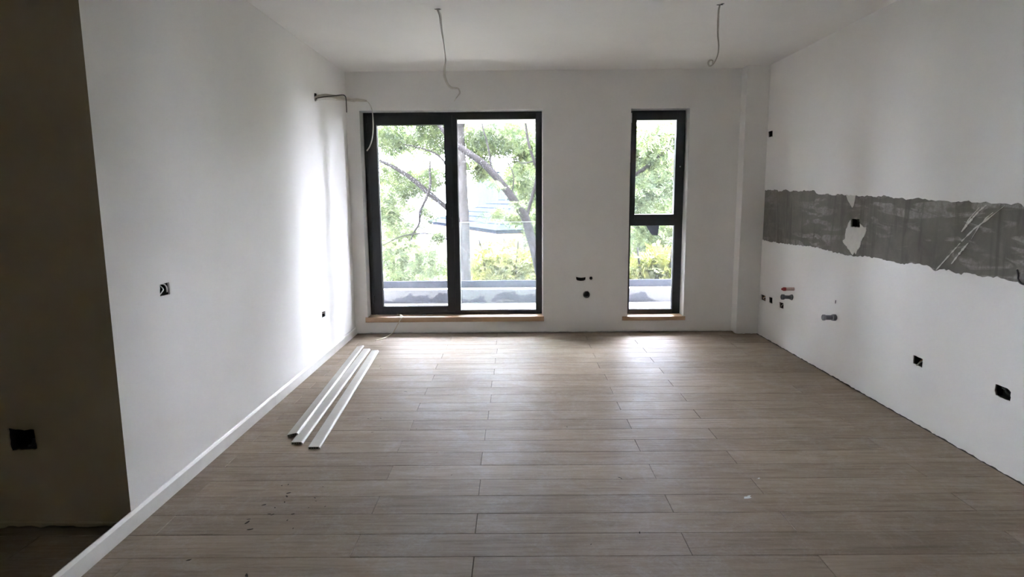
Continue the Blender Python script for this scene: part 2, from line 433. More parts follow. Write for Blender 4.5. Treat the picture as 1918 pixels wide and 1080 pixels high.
stroke([(1800, 434), (1814, 416), (1832, 396), (1850, 381)], 1.5, 5); stroke([(1806, 424), (1813, 411), (1836, 385)], .6, 6)
stroke([(1805, 415), (1818, 418), (1832, 423)], .8, 7)

# left wall, its end towards the hall
wall_l = tag(plate('wall_left', [(YC, 0), (YB + .1, 0), (YB + .1, H), (YC, H)], list(HL.values()), mapL, .008, M_WALL, outer_rim=False), 'plain white left wall', kind='structure')
boxobj('masonry', (-.4, YC + .07, -.01), (-.07, YB + .3, H), M_CEMENT).parent = wall_l
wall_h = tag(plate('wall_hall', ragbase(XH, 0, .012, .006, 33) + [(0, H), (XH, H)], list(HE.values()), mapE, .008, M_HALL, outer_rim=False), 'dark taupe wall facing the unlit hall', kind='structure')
boxobj('masonry', (XH, YC + .06, -.01), (-.075, YC + .3, H), M_CEMENT).parent = wall_h
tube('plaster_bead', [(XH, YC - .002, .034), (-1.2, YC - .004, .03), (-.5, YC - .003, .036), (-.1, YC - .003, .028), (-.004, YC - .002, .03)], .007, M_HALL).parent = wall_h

# window wall
YF = YB + .15                                                # front of the window frames
F1 = dict(x0=ony(687.5, 400, YF).x, x1=ony(1015, 400, YF).x, z0=ony(850, 588, YF).z, z1=ony(850, 210, YF).z)
F2 = dict(x0=ony(1174, 400, YF).x, x1=ony(1278.5, 400, YF).x, z0=ony(1225, 587, YF).z, z1=ony(1230, 207, YF).z)
def opening(F): return [(F['x0'] - .002, F['z0'] - .03), (F['x1'] + .002, F['z0'] - .03), (F['x1'] + .002, F['z1'] + .002), (F['x0'] - .002, F['z1'] + .002)]
O1, O2 = opening(F1), opening(F2)
wall_b = plate('wall_back', ragbase(0, WR, .010, .0045, 45) + [(WR, H), (0, H)], [O1, O2] + list(HB.values()), mapB, .008, M_WALL)
tag(wall_b, 'white window wall with a ragged unfinished base', kind='structure')
rv = bmesh.new()
for F, O in ((F1, O1), (F2, O2)):
    (xa, za), (xb, zb) = O[0], O[2]
    for q in ([(xa, za), (xa, zb)], [(xa, zb), (xb, zb)], [(xb, zb), (xb, za)], [(xb, za), (xa, za)]):
        p = [rv.verts.new((u, y, v)) for (u, v), y in ((q[0], YB), (q[1], YB), (q[1], YB + .34), (q[0], YB + .34))]; rv.faces.new(p)
bmobj('window_reveal', rv, M_REVEAL, wall_b)
ms = bmesh.new()
xs = [-.4, O1[0][0], O1[1][0], O2[0][0], O2[1][0], WR + .3]
MG = .006                                                    # masonry stays just clear of the plastered reveals
box(ms, (xs[0], YB + .07, -.3), (xs[1] - MG, YB + .338, H + .24)); box(ms, (xs[2] + MG, YB + .07, -.3), (xs[3] - MG, YB + .338, H + .24)); box(ms, (xs[4] + MG, YB + .07, -.3), (xs[5], YB + .338, H + .24))
for O in (O1, O2):
    box(ms, (O[0][0] - MG, YB + .07, -.3), (O[1][0] + MG, YB + .338, O[0][1] - MG)); box(ms, (O[0][0] - MG, YB + .07, O[2][1] + MG), (O[1][0] + MG, YB + .338, H + .24))
bmobj('masonry', ms, plain('white_facade', (.7, .7, .68), .9), wall_b)
xp = ony(1389.5, 375, YP).x
pb = bmesh.new(); prof = ragbase(xp, WR, .010, .004, 8); rows = []
for u, v in prof: rows.append([pb.verts.new((u, YP, v)), pb.verts.new((u, YP, H))])
for a, b in zip(rows, rows[1:]): pb.faces.new((a[0], b[0], b[1], a[1]))
sd = [(pb.verts.new((xp, y, v)), pb.verts.new((xp, y, H))) for y, v in ragbase(YP, YB, .012, .004, 9)]
for a, b in zip(sd, sd[1:]): pb.faces.new((a[0], a[1], b[1], b[0]))
tag(bmobj('pillar', pb, M_WALL), 'white square pillar boxed into the far right corner', kind='structure')

# ceiling, rear walls
bm = bmesh.new(); box(bm, (XH - .3, YR - .3, H), (WR + .3, YB + .34, H + .25))
tag(bmobj('ceiling', bm, M_CEIL), 'flat white ceiling', kind='structure')
tag(boxobj('wall_rear', (XH - .3, YR - .2, 0), (WR + .3, YR, H), M_WALL), 'wall behind the viewpoint', kind='structure')
tag(boxobj('wall_hall_end', (XH - .2, YR, 0), (XH, YC + .3, H), M_HALL), 'far wall of the unlit hall', kind='structure')

# baseboard on the left wall, running on past its end
def skirting(bm, y0, y1, hh=.081, th=.014):
    pr = [(0, 0), (th, 0), (th, hh - .014), (th - .005, hh - .004), (th - .009, hh), (0, hh)]
    a = [bm.verts.new((x, y0, z)) for x, z in pr]; b = [bm.verts.new((x, y1, z)) for x, z in pr]
    for i in range(6): bm.faces.new((a[i], a[(i + 1) % 6], b[(i + 1) % 6], b[i]))
    bm.faces.new(a[::-1]); bm.faces.new(b)
bm = bmesh.new(); skirting(bm, 4.215, YB); bl = bmobj('baseboard_left', bm, M_TRIM)
tag(bl, 'white baseboard along the left wall', kind='structure')
bm = bmesh.new(); skirting(bm, 1.3, 4.213); bmobj('baseboard_length', bm, M_TRIM, bl)

# ------------------------------------------------------------------ windows
def under(part, *obs):
    """hang pieces that are built in the same space under a part"""
    for o in obs: o.parent = part; o.matrix_parent_inverse = Matrix.Identity(4)
def frame_ring(bm, x0, x1, z0, z1, wl, wr, wb, wt, y0, y1):
    box(bm, (x0, y0, z0), (x0 + wl, y1, z1)); box(bm, (x1 - wr, y0, z0), (x1, y1, z1))
    box(bm, (x0 + wl, y0, z0), (x1 - wr, y1, z0 + wb)); box(bm, (x0 + wl, y0, z1 - wt), (x1 - wr, y1, z1))
def ring_obj(name, parent, *a, mat=None, bevel=.003):
    bm = bmesh.new(); frame_ring(bm, *a)
    bmesh.ops.bevel(bm, geom=bm.edges[:], offset=bevel, segments=1, affect='EDGES')
    o = bmobj(name, bm, mat or M_FRAME); adopt(parent, o); return o
def sub(o, child):
    child.parent = o; child.matrix_parent_inverse = o.matrix_world.inverted() if o.parent is None else Matrix.Identity(4)
def gx(x, y, yy=YF): return ony(x, y, yy).x
def gz(x, y, yy=YF): return ony(x, y, yy).z
# window 1: door leaf on the left, fixed light on the right
w1 = empty('window_1', ((F1['x0'] + F1['x1']) / 2, YF, F1['z0'])); tag(w1, 'wide anthracite window with a door leaf and a fixed light', kind='structure')
ga = dict(x0=gx(711.5, 400), x1=gx(835.5, 400), z0=gz(775, 573), z1=gz(770, 234))
gb = dict(x0=gx(859, 400), x1=gx(1004, 400), z0=gz(930, 580.5), z1=gz(930, 222.5))
xm = ga['x1'] + .082                                          # leaf edge / mullion
ring_obj('frame', w1, F1['x0'], F1['x1'], F1['z0'], F1['z1'], .06, F1['x1'] - gb['x1'], gb['z0'] - F1['z0'], F1['z1'] - gb['z1'], YF, YF + .08)
boxobj('mullion', (xm - .03, YF + .001, F1['z0'] + .02), (gb['x0'], YF + .08, F1['z1'] - .02), M_FRAME, w1, .003)
leaf = ring_obj('door_leaf', w1, F1['x0'] + .045, xm, F1['z0'] + .025, F1['z1'] - .03, ga['x0'] - F1['x0'] - .045, xm - ga['x1'], ga['z0'] - F1['z0'] - .025, F1['z1'] - .03 - ga['z1'], YF - .014, YF + .062)
def pane(parent, g, y, name='pane', mat=None, inset=.006):
    o = boxobj(name, (g['x0'] - inset, y, g['z0'] - inset), (g['x1'] + inset, y + .02, g['z1'] + inset), mat or M_GLASS); adopt(w1 if parent is None else parent, o); return o
def gasket(parent, g, y):
    bm = bmesh.new(); frame_ring(bm, g['x0'] - .003, g['x1'] + .003, g['z0'] - .003, g['z1'] + .003, .007, .007, .007, .007, y, y + .012)
    o = bmobj('gasket', bm, M_RUBBER); adopt(parent, o); return o
under(leaf, pane(w1, ga, YF + .022), gasket(w1, ga, YF + .008)); pane(w1, gb, YF + .032); gasket(w1, gb, YF + .018)
hp = ony(845.5, 415, YF - .02)
bm = bmesh.new(); box(bm, (hp.x - .014, YF - .026, hp.z - .06), (hp.x + .014, YF - .0135, hp.z + .06)); box(bm, (hp.x - .01, YF - .05, hp.z + .02), (hp.x + .01, YF - .024, hp.z + .04))
box(bm, (hp.x - .010, YF - .058, hp.z - .075), (hp.x + .010, YF - .044, hp.z + .04))
bmesh.ops.bevel(bm, geom=bm.edges[:], offset=.003, segments=2, affect='EDGES'); under(leaf, bmobj('handle', bm, M_FRAME))
for zz in (F1['z0'] + .12, F1['z1'] - .2):
    tube('hinge', [(F1['x0'] + .045, YF - .012, zz), (F1['x0'] + .045, YF - .012, zz + .09)], .009, M_FRAME, n=2).parent = leaf
# window 2: tilted sash above, fixed light below
w2 = empty('window_2', ((F2['x0'] + F2['x1']) / 2, YF, F2['z0'])); tag(w2, 'narrow anthracite window with a tilted upper sash', kind='structure')
gu = dict(x0=gx(1190, 312), x1=gx(1263.5, 312), z0=gz(1225, 401), z1=gz(1230, 225))
gl = dict(x0=gx(1178, 500), x1=gx(1261, 500), z0=gz(1220, 578.5), z1=gz(1220, 422))
zt = gz(1222, 412)
ring_obj('frame', w2, F2['x0'], F2['x1'], F2['z0'], F2['z1'], .042, F2['x1'] - gl['x1'], gl['z0'] - F2['z0'], .05, YF, YF + .08)
boxobj('transom', (F2['x0'] + .03, YF + .001, gl['z1']), (F2['x1'] - .03, YF + .08, zt + .012), M_FRAME, w2, .003)
sash = empty('sash', (0, YF, zt + .005)); adopt(w2, sash); sash.matrix_parent_inverse = Matrix.Translation(w2.location).inverted()
zs0, zs1 = .004, F2['z1'] - .022 - (zt + .005)
bm = bmesh.new(); frame_ring(bm, F2['x0'] + .03, F2['x1'] - .012, zs0, zs1, gu['x0'] - F2['x0'] - .03, F2['x1'] - .012 - gu['x1'], gu['z0'] - zt - .009, zs1 - (gu['z1'] - zt - .005), -.016, .058)
bmesh.ops.bevel(bm, geom=bm.edges[:], offset=.003, segments=1, affect='EDGES')
so = bmobj('sash_frame', bm, M_FRAME, sash)
bm = bmesh.new(); box(bm, (gu['x0'] - .006, .018, gu['z0'] - zt - .011), (gu['x1'] + .006, .036, gu['z1'] - zt + .001)); bmobj('pane', bm, M_GLASS, sash)
bm = bmesh.new(); box(bm, (F2['x0'] + .018, -.012, zs1 - .10), (F2['x0'] + .029, .02, zs1 - .004)); box(bm, (F2['x0'] + .02, .0, zs1 - .50), (F2['x0'] + .026, .012, zs1 - .10)); bmobj('stay_arm', bm, M_STEEL, sash)
bm = bmesh.new(); sweep(bm, [(F2['x1'] - .048, -.018, zs1 * .5), (F2['x1'] - .048, -.012, zs1 * .5)], .008, n=1); bmobj('handle_spindle', bm, M_STEEL, sash)
sash.rotation_euler.x = math.radians(1.3)
pane(w2, gl, YF + .032); gasket(w2, gl, YF + .018)
# oak sills
def sill(F, px0, px1, pyf0, pyf1, w):
    yf = YB - .018; x0, x1 = ony(px0, (pyf0 + pyf1) / 2, yf).x, ony(px1, (pyf0 + pyf1) / 2, yf).x
    zt_ = ony((px0 + px1) / 2, pyf0, yf).z; zb_ = ony((px0 + px1) / 2, pyf1, yf).z
    pts = [(x0, yf), (x1, yf), (x1, YB - .0005), (F['x1'], YB - .0005), (F['x1'], YF + .005), (F['x0'], YF + .005), (F['x0'], YB - .0005), (x0, YB - .0005)]
    bm = bmesh.new(); a = [bm.verts.new((x, y, zb_)) for x, y in pts]; b = [bm.verts.new((x, y, zt_)) for x, y in pts]
    bm.faces.new(a[::-1]); bm.faces.new(b)
    for i in range(8): bm.faces.new((a[i], a[(i + 1) % 8], b[(i + 1) % 8], b[i]))
    o = bmobj('window_sill', bm, M_SILL); adopt(w, o); return zt_
ZS1 = sill(F1, 684.5, 1019, 593.5, 602.5, w1); ZS2 = sill(F2, 1166, 1283.5, 592.5, 599.5, w2)

# ------------------------------------------------------------------ junction boxes in the walls
def jbox(hole, mapf, label, wires=(), depth=.05, skin=.006):
    us = [p[0] for p in hole]; vs = [p[1] for p in hole]; u0, u1, v0, v1 = min(us) - .004, max(us) + .004, min(vs) - .004, max(vs) + .004
    cu, cv = (u0 + u1) / 2, (v0 + v1) / 2
    e = empty('junction_box', mapf(cu, v0, skin))
    bm = bmesh.new(); q = [(u0, v0), (u1, v0), (u1, v1), (u0, v1)]
    a = [bm.verts.new(mapf(u, v, skin)) for u, v in q]; b = [bm.verts.new(mapf(u, v, depth)) for u, v in q]
    bm.faces.new(b)
    for i in range(4): bm.faces.new((a[i], a[(i + 1) % 4], b[(i + 1) % 4], b[i]))
    bx_ = bmobj('box', bm, M_BOX); adopt(e, bx_)
    hu, hv = (u1 - u0) / 2, (v1 - v0) / 2
    for pts, mat, r in wires:
        adopt(e, tube('wire', [mapf(cu + a * hu, cv + b * hv, d) for a, b, d in pts], r, mat, n=6, sides=6))
    for s in (-.6, .6):
        bm = bmesh.new(); box(bm, Vector(mapf(cu + s * hu - .004, cv - .004, depth - .012)), Vector(mapf(cu + s * hu + .004, cv + .004, depth)))
        under(bx_, bmobj('screw_post', bm, M_BOX))
    tag(e, label, 'junction box'); return e
wW = M_CABLE; wB = M_COPPER
jbox(HR['high'], mapR, 'small junction box high on right wall beside the pillar', [([(-.2, -.9, .05), (0, 0, .03), (.3, -.5, .02)], M_BLACK, .003)])
jbox(HR['band'], mapR, 'square junction box in the bare cement band', [([(.8, .7, .05), (.3, .7, .02), (-.5, .2, .02), (-.8, .1, .03)], M_BLACK, .003), ([(-.7, 0, .045), (-.75, .1, .02)], wW, .003)], skin=.01)
jbox(HR['corner'], mapR, 'junction box with wires low on right wall, nearest the pillar', [([(-.6, .6, .04), (-.1, .1, .008), (.3, -.5, .01)], wW, .004), ([(.6, .5, .04), (.5, -.2, .01), (-.2, -.7, .02)], wB, .003)])
jbox(HR['mid'], mapR, 'low right-wall junction box, middle one of the three by the pillar', [([(.2, .6, .05), (.1, 0, .04), (.2, -.6, .05)], M_BLACK, .003)])
jbox(HR['third'], mapR, 'low junction box under the short grey pipe by the pillar', [([(.7, .4, .04), (.2, 0, .008), (.4, -.4, .01)], wW, .004)])
jbox(HR['wired'], mapR, 'junction box on right wall with one white wire hanging', [([(-.55, .5, .045), (-.4, 0, .005), (-.1, -.7, -.004), (.25, -.9, .004)], wW, .004), ([(.4, .3, .05), (.2, -.2, .02)], wB, .003)])
jbox(HR['wide'], mapR, 'wide ragged junction box low on right wall, nearest the viewer', [([(.8, .4, .05), (0, 0, .02), (-.7, -.7, .03)], M_BLACK, .004), ([(.75, .35, .03), (.7, .1, .04)], wW, .003)])
jbox(HL['big'], mapL, 'junction box with curled white wires on the left wall', [([(-.8, .5, .03), (-.3, .85, .004), (.3, .4, .0), (.75, -.5, .01)], wW, .0035), ([(-.95, -.75, .006), (-.4, -.3, .004), (.1, .05, .01), (.4, .7, .04)], wW, .003)], skin=.004)
jbox(HL['small'], mapL, 'small junction box low on left wall near the window', [([(.3, .1, .03), (.6, .2, .004)], wW, .004)])
jbox(HE['hall'], mapE, 'double junction box in the dark hall wall', [([(.3, -.2, .04), (.5, -.4, .01), (.2, -.6, .015)], M_PVC, .004), ([(-.4, .5, .05), (-.2, -.4, .02)], M_BLACK, .004)])

# openings in the window wall
def ringtube(bm, c, axis, r0, r1, d0, d1, n=24):
    axis = Vector(axis); u = axis.orthogonal().normalized(); v = axis.cross(u)
    def R(r, d): return [bm.verts.new(Vector(c) + axis * d + (u * math.cos(2 * math.pi * k / n) + v * math.sin(2 * math.pi * k / n)) * r) for k in range(n)]
    A, B, C_, D = R(r0, d1), R(r0, d0), R(r1, d0), R(r1, d1)
    for p, q in ((A, B), (B, C_), (C_, D)):
        for k in range(n): bm.faces.new((p[k], p[(k + 1) % n], q[(k + 1) % n], q[k]))
e = empty('ventilation_outlet', (ony(1088, 522, YB).x, YB, ony(1088, 526, YB).z)); tag(e, 'black half-moon recess low on window wall beside the wide window', 'wall outlet')
us = [p[0] for p in HB['moon']]; vs = [p[1] for p in HB['moon']]
bm = bmesh.new(); x0, x1, z0, z1 = min(us) - .006, max(us) + .006, min(vs) - .006, max(vs) + .006
q = [(x0, z0), (x1, z0), (x1, z1), (x0, z1)]; a = [bm.verts.new((u, YB + .004, v)) for u, v in q]; b = [bm.verts.new((u, YB + .055, v)) for u, v in q]; bm.faces.new(b)
for i in range(4): bm.faces.new((a[i], a[(i + 1) % 4], b[(i + 1) % 4], b[i]))
adopt(e, bmobj('box', bm, M_BOX))
lid = [(u, v) for u, v in pB([(1079, 518.2), (1083, 519.3), (1088, 519.8), (1093, 519.4), (1097, 518.6), (1096, 514.8), (1092, 512.8), (1088, 512.3), (1084, 512.8), (1080, 514.8)])]
adopt(e, plate('lid', lid, [], lambda u, v, d: (u, YB - .003 + d, v), .003, M_WALL))
bm = bmesh.new(); ringtube(bm, (_c1.x, YB, _c1.z), (0, 1, 0), .0165, .013, -.001, .05, 16); ringtube(bm, (_c1.x, YB + .05, _c1.z), (0, 1, 0), .0165, .0001, -.001, .001, 16)
tag(bmobj('cable_sleeve', bm, M_BOX, origin=(_c1.x, YB, _c1.z)), 'tiny round dark sleeve hole beside the half-moon recess', 'wall hole')
e = empty('drain_stub', (_c2.x, YB, _c2.z - .036)); tag(e, 'round grey pipe stub low on window wall beneath the half-moon recess', 'pipe')
bm = bmesh.new(); ringtube(bm, (_c2.x, YB, _c2.z), (0, 1, 0), .0355, .029, -.012, .05); adopt(e, bmobj('socket_ring', bm, M_PVC))
bm = bmesh.new(); ringtube(bm, (_c2.x, YB + .04, _c2.z), (0, 1, 0), .03, .0001, -.001, .001); adopt(e, bmobj('plug', bm, M_PVC))
adopt(e, tube('seal_lip', [Vector((_c2.x + .031 * math.cos(t), YB - .013, _c2.z + .031 * math.sin(t))) for t in (2.2, 2.8, 3.4, 4.0)], .005, M_CHROME, sides=6))

# ------------------------------------------------------------------ water and waste pipes on the right wall
def pipe_stub(px, py, length, secs, label, name='drain_pipe', tilt=0):
    p = onx(px, py, WR); e = empty(name, p - Vector((0, 0, secs[0][3]))); tag(e, label, 'pipe')
    ax = Vector((-1, 0, tilt)).normalized()
    for nm, t0, t1, r, mat in [(s[0], s[1], s[2], s[3], s[4]) for s in secs]:
        bm = bmesh.new(); n = 20; u = ax.orthogonal().normalized(); v = ax.cross(u); bv = min(.002, (t1 - t0) * length * .3)
        rings = []
        for d, rr in ((t0 * length, r - bv), (t0 * length + bv, r), (t1 * length - bv, r), (t1 * length, r - bv), (t1 * length, r * .78), (t1 * length - .008 if nm == 'mouth' else t1 * length - .001, r * .76)):
            rings.append([bm.verts.new(p + ax * d + (u * math.cos(2 * math.pi * k / n) + v * math.sin(2 * math.pi * k / n)) * rr) for k in range(n)])
        for a, b in zip(rings, rings[1:]):
            for k in range(n): bm.faces.new((a[k], a[(k + 1) % n], b[(k + 1) % n], b[k]))
        bm.faces.new(rings[-1]); bm.faces.new(rings[0][::-1])
        o = bmobj(nm, bm, mat, smooth=False)
        if nm == 'pipe': adopt(e, o); pp = o
        else: under(pp, o)
    return e
pipe_stub(1566, 594.5, .105, [('pipe', -.1, .9, .019, M_PVC), ('wall_collar', .04, .26, .026, M_PVC), ('collar_rim', .26, .32, .0245, M_CHROME), ('mouth', .82, 1, .0235, M_CHROME)], 'grey drain pipe with bright ring sticking out of right wall', tilt=.02)
pipe_stub(1484.5, 556.5, .10, [('pipe', -.1, .9, .0165, M_PVC), ('wall_collar', .03, .14, .026, M_PVC), ('collar_rim', .14, .24, .0225, M_CHROME), ('mouth', .76, 1, .0245, M_PVC)], 'short grey drain pipe just below the red-capped pipe', tilt=.04)
pipe_stub(1487, 541, .105, [('pipe', -.1, .70, .0155, M_PINK), ('wall_ring', .02, .12, .0165, M_PINK), ('cap', .70, .93, .0165, M_RED), ('cap_tip', .93, 1.05, .010, M_RED)], 'pink water pipe with a dark red cap near the pillar', name='water_pipe')
sp = onx(1564.8, 565, WR)
bm = bmesh.new(); box(bm, (WR + .002, sp.y - .008, sp.z - .02), (WR + .03, sp.y + .008, sp.z + .02))
tag(bmobj('wall_plug', bm, M_BOX, origin=sp), 'narrow dark slot in right wall above the ringed drain pipe', 'wall hole')
ep = onx(1905, 505, WR)
tag(tube('stray_cable', [onx(1905, 505, WR + .002) , onx(1907, 515, WR - .004), onx(1907, 523, WR - .010), onx(1912, 530, WR - .014), onx(1922, 533, WR - .012), onx(1935, 531, WR + .002)], .0045, M_BLACK, sides=6), 'dark looped cable at the lower edge of the cement band', 'cable')

# ------------------------------------------------------------------ ceiling cables
def ceil_cable(px, label, rw, rt, twist, curl=None):
    p0 = onz(px[0][0], px[0][1], H - .001); pts = [p0 + Vector((0, 0, .03)), p0] + [ony(x, y, p0.y + .015 * math.sin(i * 1.1)) for i, (x, y) in enumerate(px[1:])]
    e = empty('ceiling_cable', p0); tag(e, label, 'cable', None)
    shc = tube('sheath', pts, rw, M_CABLE, e, rt=rt, twist=twist, sides=8)
    bm = bmesh.new(); n = 12; c = bm.verts.new(p0 + Vector((0, 0, -.001)))
    ring = [bm.verts.new(p0 + Vector((math.cos(k / n * 6.283) * random.uniform(.012, .02) * 1.4, math.sin(k / n * 6.283) * random.uniform(.010, .016), -.0005))) for k in range(n)]
    for k in range(n): bm.faces.new((c, ring[(k + 1) % n], ring[k]))
    adopt(e, bmobj('hole_edge', bm, M_BOX))
    return e, pts, shc
e, pts, shc = ceil_cable([(820, 17), (824, 28), (826, 45), (828, 62), (831, 80), (834, 105), (834.5, 115), (832.5, 130), (833, 143), (837, 155), (844, 163.5), (851, 165), (858, 166), (861.3, 173), (858, 179), (854, 184)],
                    'long flat cable hanging from ceiling in front of the wide window', .0085, .0035, 7)
a = pts[-1]; under(shc, tube('conductor', [a, ony(852, 187.5, a.y), ony(850.5, 189.5, a.y)], .0015, M_CABLE_W, sides=6))
e, pts, shc = ceil_cable([(1348.5, 9), (1346.5, 20), (1345, 45), (1344.5, 65), (1346, 85), (1345, 100), (1341, 112), (1335, 121), (1329, 123.5), (1326.5, 118), (1330, 113), (1335, 114), (1334.5, 119)],
                    'shorter cable with a curled end hanging from ceiling before the narrow window', .0068, .0034, 5)
tube('stub', [onz(1348.5, 9, H - .002), onz(1352, 7.5, H - .006), onz(1356, 7, H - .004)], .0022, M_BLACK, e, sides=6)

# ------------------------------------------------------------------ conduit bundle coming out of the left wall
h0 = onx(591.5, 182, 0); yc = h0.y
def cp(x, y, dy=0): return ony(x, y, yc + dy)
e = empty('conduit_bundle', h0); tag(e, 'grey sleeve with black and white cables sticking out of left wall', 'cable')
bm = bmesh.new(); q = HL['conduit']; cu = sum(p[0] for p in q) / len(q); cv = sum(p[1] for p in q) / len(q)
a = [bm.verts.new((-.004, cu + (u - cu) * 1.1, cv + (v - cv) * 1.1)) for u, v in q]; b = [bm.verts.new((-.055, cu + (u - cu) * 1.1, cv + (v - cv) * 1.1)) for u, v in q]
bm.faces.new(b)
for i in range(len(q)): j = (i + 1) % len(q); bm.faces.new((a[i], a[j], b[j], b[i]))
adopt(e, bmobj('wall_hole', bm, M_BOX))
sleeve = plain('grey_sleeve', (.52, .49, .44), .6, var=.1)
tube('sleeve', [cp(588, 184), cp(597, 181), (cp(610, 179.5)), cp(625, 181), cp(640, 184), cp(655, 186), cp(672, 187.5), cp(687, 189)], [.009, .015, .016, .015, .015, .014, .012, .008], sleeve, e, rt=[.009, .017, .019, .018, .018, .017, .015, .008])
tube('black_cable', [cp(590, 185), cp(605, 181.5, -.026), cp(625, 179.5, -.026), cp(640, 177.8, -.022), cp(645.5, 179, -.02), cp(648, 184, -.02), cp(648.8, 196, -.02), cp(649.3, 210.5, -.02)], .0042, M_BLACK, e)
tube('white_cable', [cp(590, 187), cp(612, 186, -.01), cp(630, 187.2, -.018), cp(650, 189, -.018), cp(665, 191, -.016)], .0022, M_CABLE, e, sides=6)
tube('drain_hose', [cp(680, 188.5), cp(688, 190), cp(694, 198), cp(697.5, 210, .01), cp(698.8, 228, .015), cp(698.8, 245, .015), cp(696.5, 262, .015), cp(692, 275, .01), cp(687, 282.5, .01)], [.004, .004, .004, .0052, .0056, .0056, .0062, .0066, .0066], M_CABLE, e, rt=[.003, .003, .003, .0042, .0046, .0046, .0046, .0046, .0046])

# ------------------------------------------------------------------ cable from the sill down to the floor, clip on the sill
zf = .004
e = empty('loose_cable', onz(735, 623.5, 0)); tag(e, 'cream cable lying from the window sill down onto the floor', 'cable')
ys = YB - .026
P = [ony(744, 588.2, YB + .09), ony(748, 588.6, YB + .06), ony(751.5, 590.5, YB + .03), ony(752.5, 593, YB - .01), ony(749, 600, ys), ony(743, 611, ys - .012), ony(737, 622, ys - .025), onz(733.5, 624.5, zf), onz(725, 630, zf), onz(716, 634, zf), onz(703.5, 637.5, zf)]
P[0].z = max(P[0].z, ZS1 + .006)
for k in (1, 2): P[k].z = max(P[k].z, ZS1 + .007)
tube('sheath', P, [.004, .005, .009, .008, .005, .0045, .005, .006, .006, .006, .0065], M_CABLE_W, e, rt=.004)
tube('knot', [ony(750, 590.5, YB + .02), ony(754.5, 592, YB - .002), ony(752, 594.5, ys - .004), ony(749.5, 592.5, YB - .004)], .006, M_CABLE_W, e)
c = ony(794.5, 590.2, YB + .07); c.z = ZS1
bm = bmesh.new(); box(bm, (-.018, -.012, 0), (.018, .012, .014)); 
for v in bm.verts:
    if v.co.x < 0 and v.co.z > .01: v.co.z = .007
bmesh.ops.bevel(bm, geom=bm.edges[:], offset=.002, segments=1, affect='EDGES')
o = bmobj('glazing_wedge', bm, M_CABLE); o.location = c; tag(o, 'small pale plastic wedge lying on the wide window sill', 'wedge')

# ------------------------------------------------------------------ three loose trim lengths on the floor
def trim_length(near, far, label, roll=0, lift=0, wd=.066, th=.015):
    a, b = Vector(near), Vector(far); d = (b - a); L = d.length
    e = empty('trim_length', a); tag(e, label, 'trim', 'loose trim lengths on the floor')
    bm = bmesh.new(); pr = [(-wd / 2, 0), (wd / 2, 0), (wd / 2, th * .45), (wd / 2 - .006, th * .9), (wd / 2 - .012, th), (-wd / 2, th)]
    A = [bm.verts.new((x, 0, z)) for x, z in pr]; B = [bm.verts.new((x, L, z)) for x, z in pr]
    for i in range(6): bm.faces.new((A[i], A[(i + 1) % 6], B[(i + 1) % 6], B[i]))
    bm.faces.new(A[::-1]); bm.faces.new(B); body = bmobj('body', bm, M_LOOSE, e)
    bm = bmesh.new(); n = 4
    for k in range(n):
        x0 = -wd / 2 + .004 + k * (wd - .012) / n; box(bm, (x0, -.0006, .0025), (x0 + (wd - .012) / n - .0025, .0015, th - .0035))
    bmobj('cut_end', bm, M_CORE, body)
    rz = math.atan2(-d.x, d.y); e.rotation_mode = 'XYZ'
    rx = math.asin((b.z - a.z) / L); e.rotation_euler = (rx, roll, rz); e.location.z += lift
    return e
def fl(x, y): p = onz(x, y, 0); p.z = .0005; return p
trim_length(fl(556.5, 832), fl(687.5, 655.5), 'middle trim length lying flat under its tilted neighbour')
trim_length(fl(588.5, 841), fl(703, 658.5), 'trim length lying alone, farthest from left wall')
aa, ab = fl(549, 818.5), fl(676, 651.5); aa.z = ab.z = .0085
trim_length(aa, ab, 'trim length nearest left wall, tilted onto the next one', roll=-math.radians(13))

# ------------------------------------------------------------------ marks on the floor
def blob(bm, c, r, h=.0012, ecc=1.6, ang=0, n=9):
    cv = bm.verts.new(Vector(c) + Vector((0, 0, h))); rg = []
    for k in range(n):
        t = 2 * math.pi * k / n; q = r * random.uniform(.6, 1.1); x, y = q * ecc * math.cos(t), q * math.sin(t) / ecc
        rg.append(bm.verts.new(Vector(c) + Vector((x * math.cos(ang) - y * math.sin(ang), x * math.sin(ang) + y * math.cos(ang), .0003))))
    for k in range(n): bm.faces.new((cv, rg[k], rg[(k + 1) % n]))
M_MUD = plain('dried_mud', (.03, .022, .016), .9); M_SPLAT = plain('pale_paint_drop', (.62, .66, .66), .6, var=.1, scale=60)
bm = bmesh.new()
for x, y, r in [(540, 923, 8), (537, 929, 6), (463, 978, 11), (469, 991, 9), (465, 972, 5), (494, 945, 7), (515, 950, 4), (505, 962, 5), (511, 963, 5), (549, 962, 6), (533, 940, 4), (538, 974, 4), (590, 932, 4),
                (592, 938, 3), (609, 948, 3), (578, 950, 3), (528, 909, 4), (540, 907, 4), (549, 989, 3), (354, 1048, 7), (462, 1077, 7), (605, 911, 3), (604, 738, 5), (712, 685, 6), (690, 784, 5), (713, 783, 5), (697, 809, 5),
                (1107, 1019, 3), (1198, 997, 5), (760, 733, 8), (713, 690, 5), (780, 803, 3), (818, 847, 3), (846, 889, 3), (1186, 748, 3), (1062, 799, 4), (1161, 894, 5), (1164, 896, 4)]:
    blob(bm, onz(x, y, 0), r * .001 * 1.3, ang=random.uniform(0, 3))
tag(bmobj('mud_crumbs', bm, M_MUD), 'scattered dark specks of dried mud on the floor', 'dirt', kind='stuff')
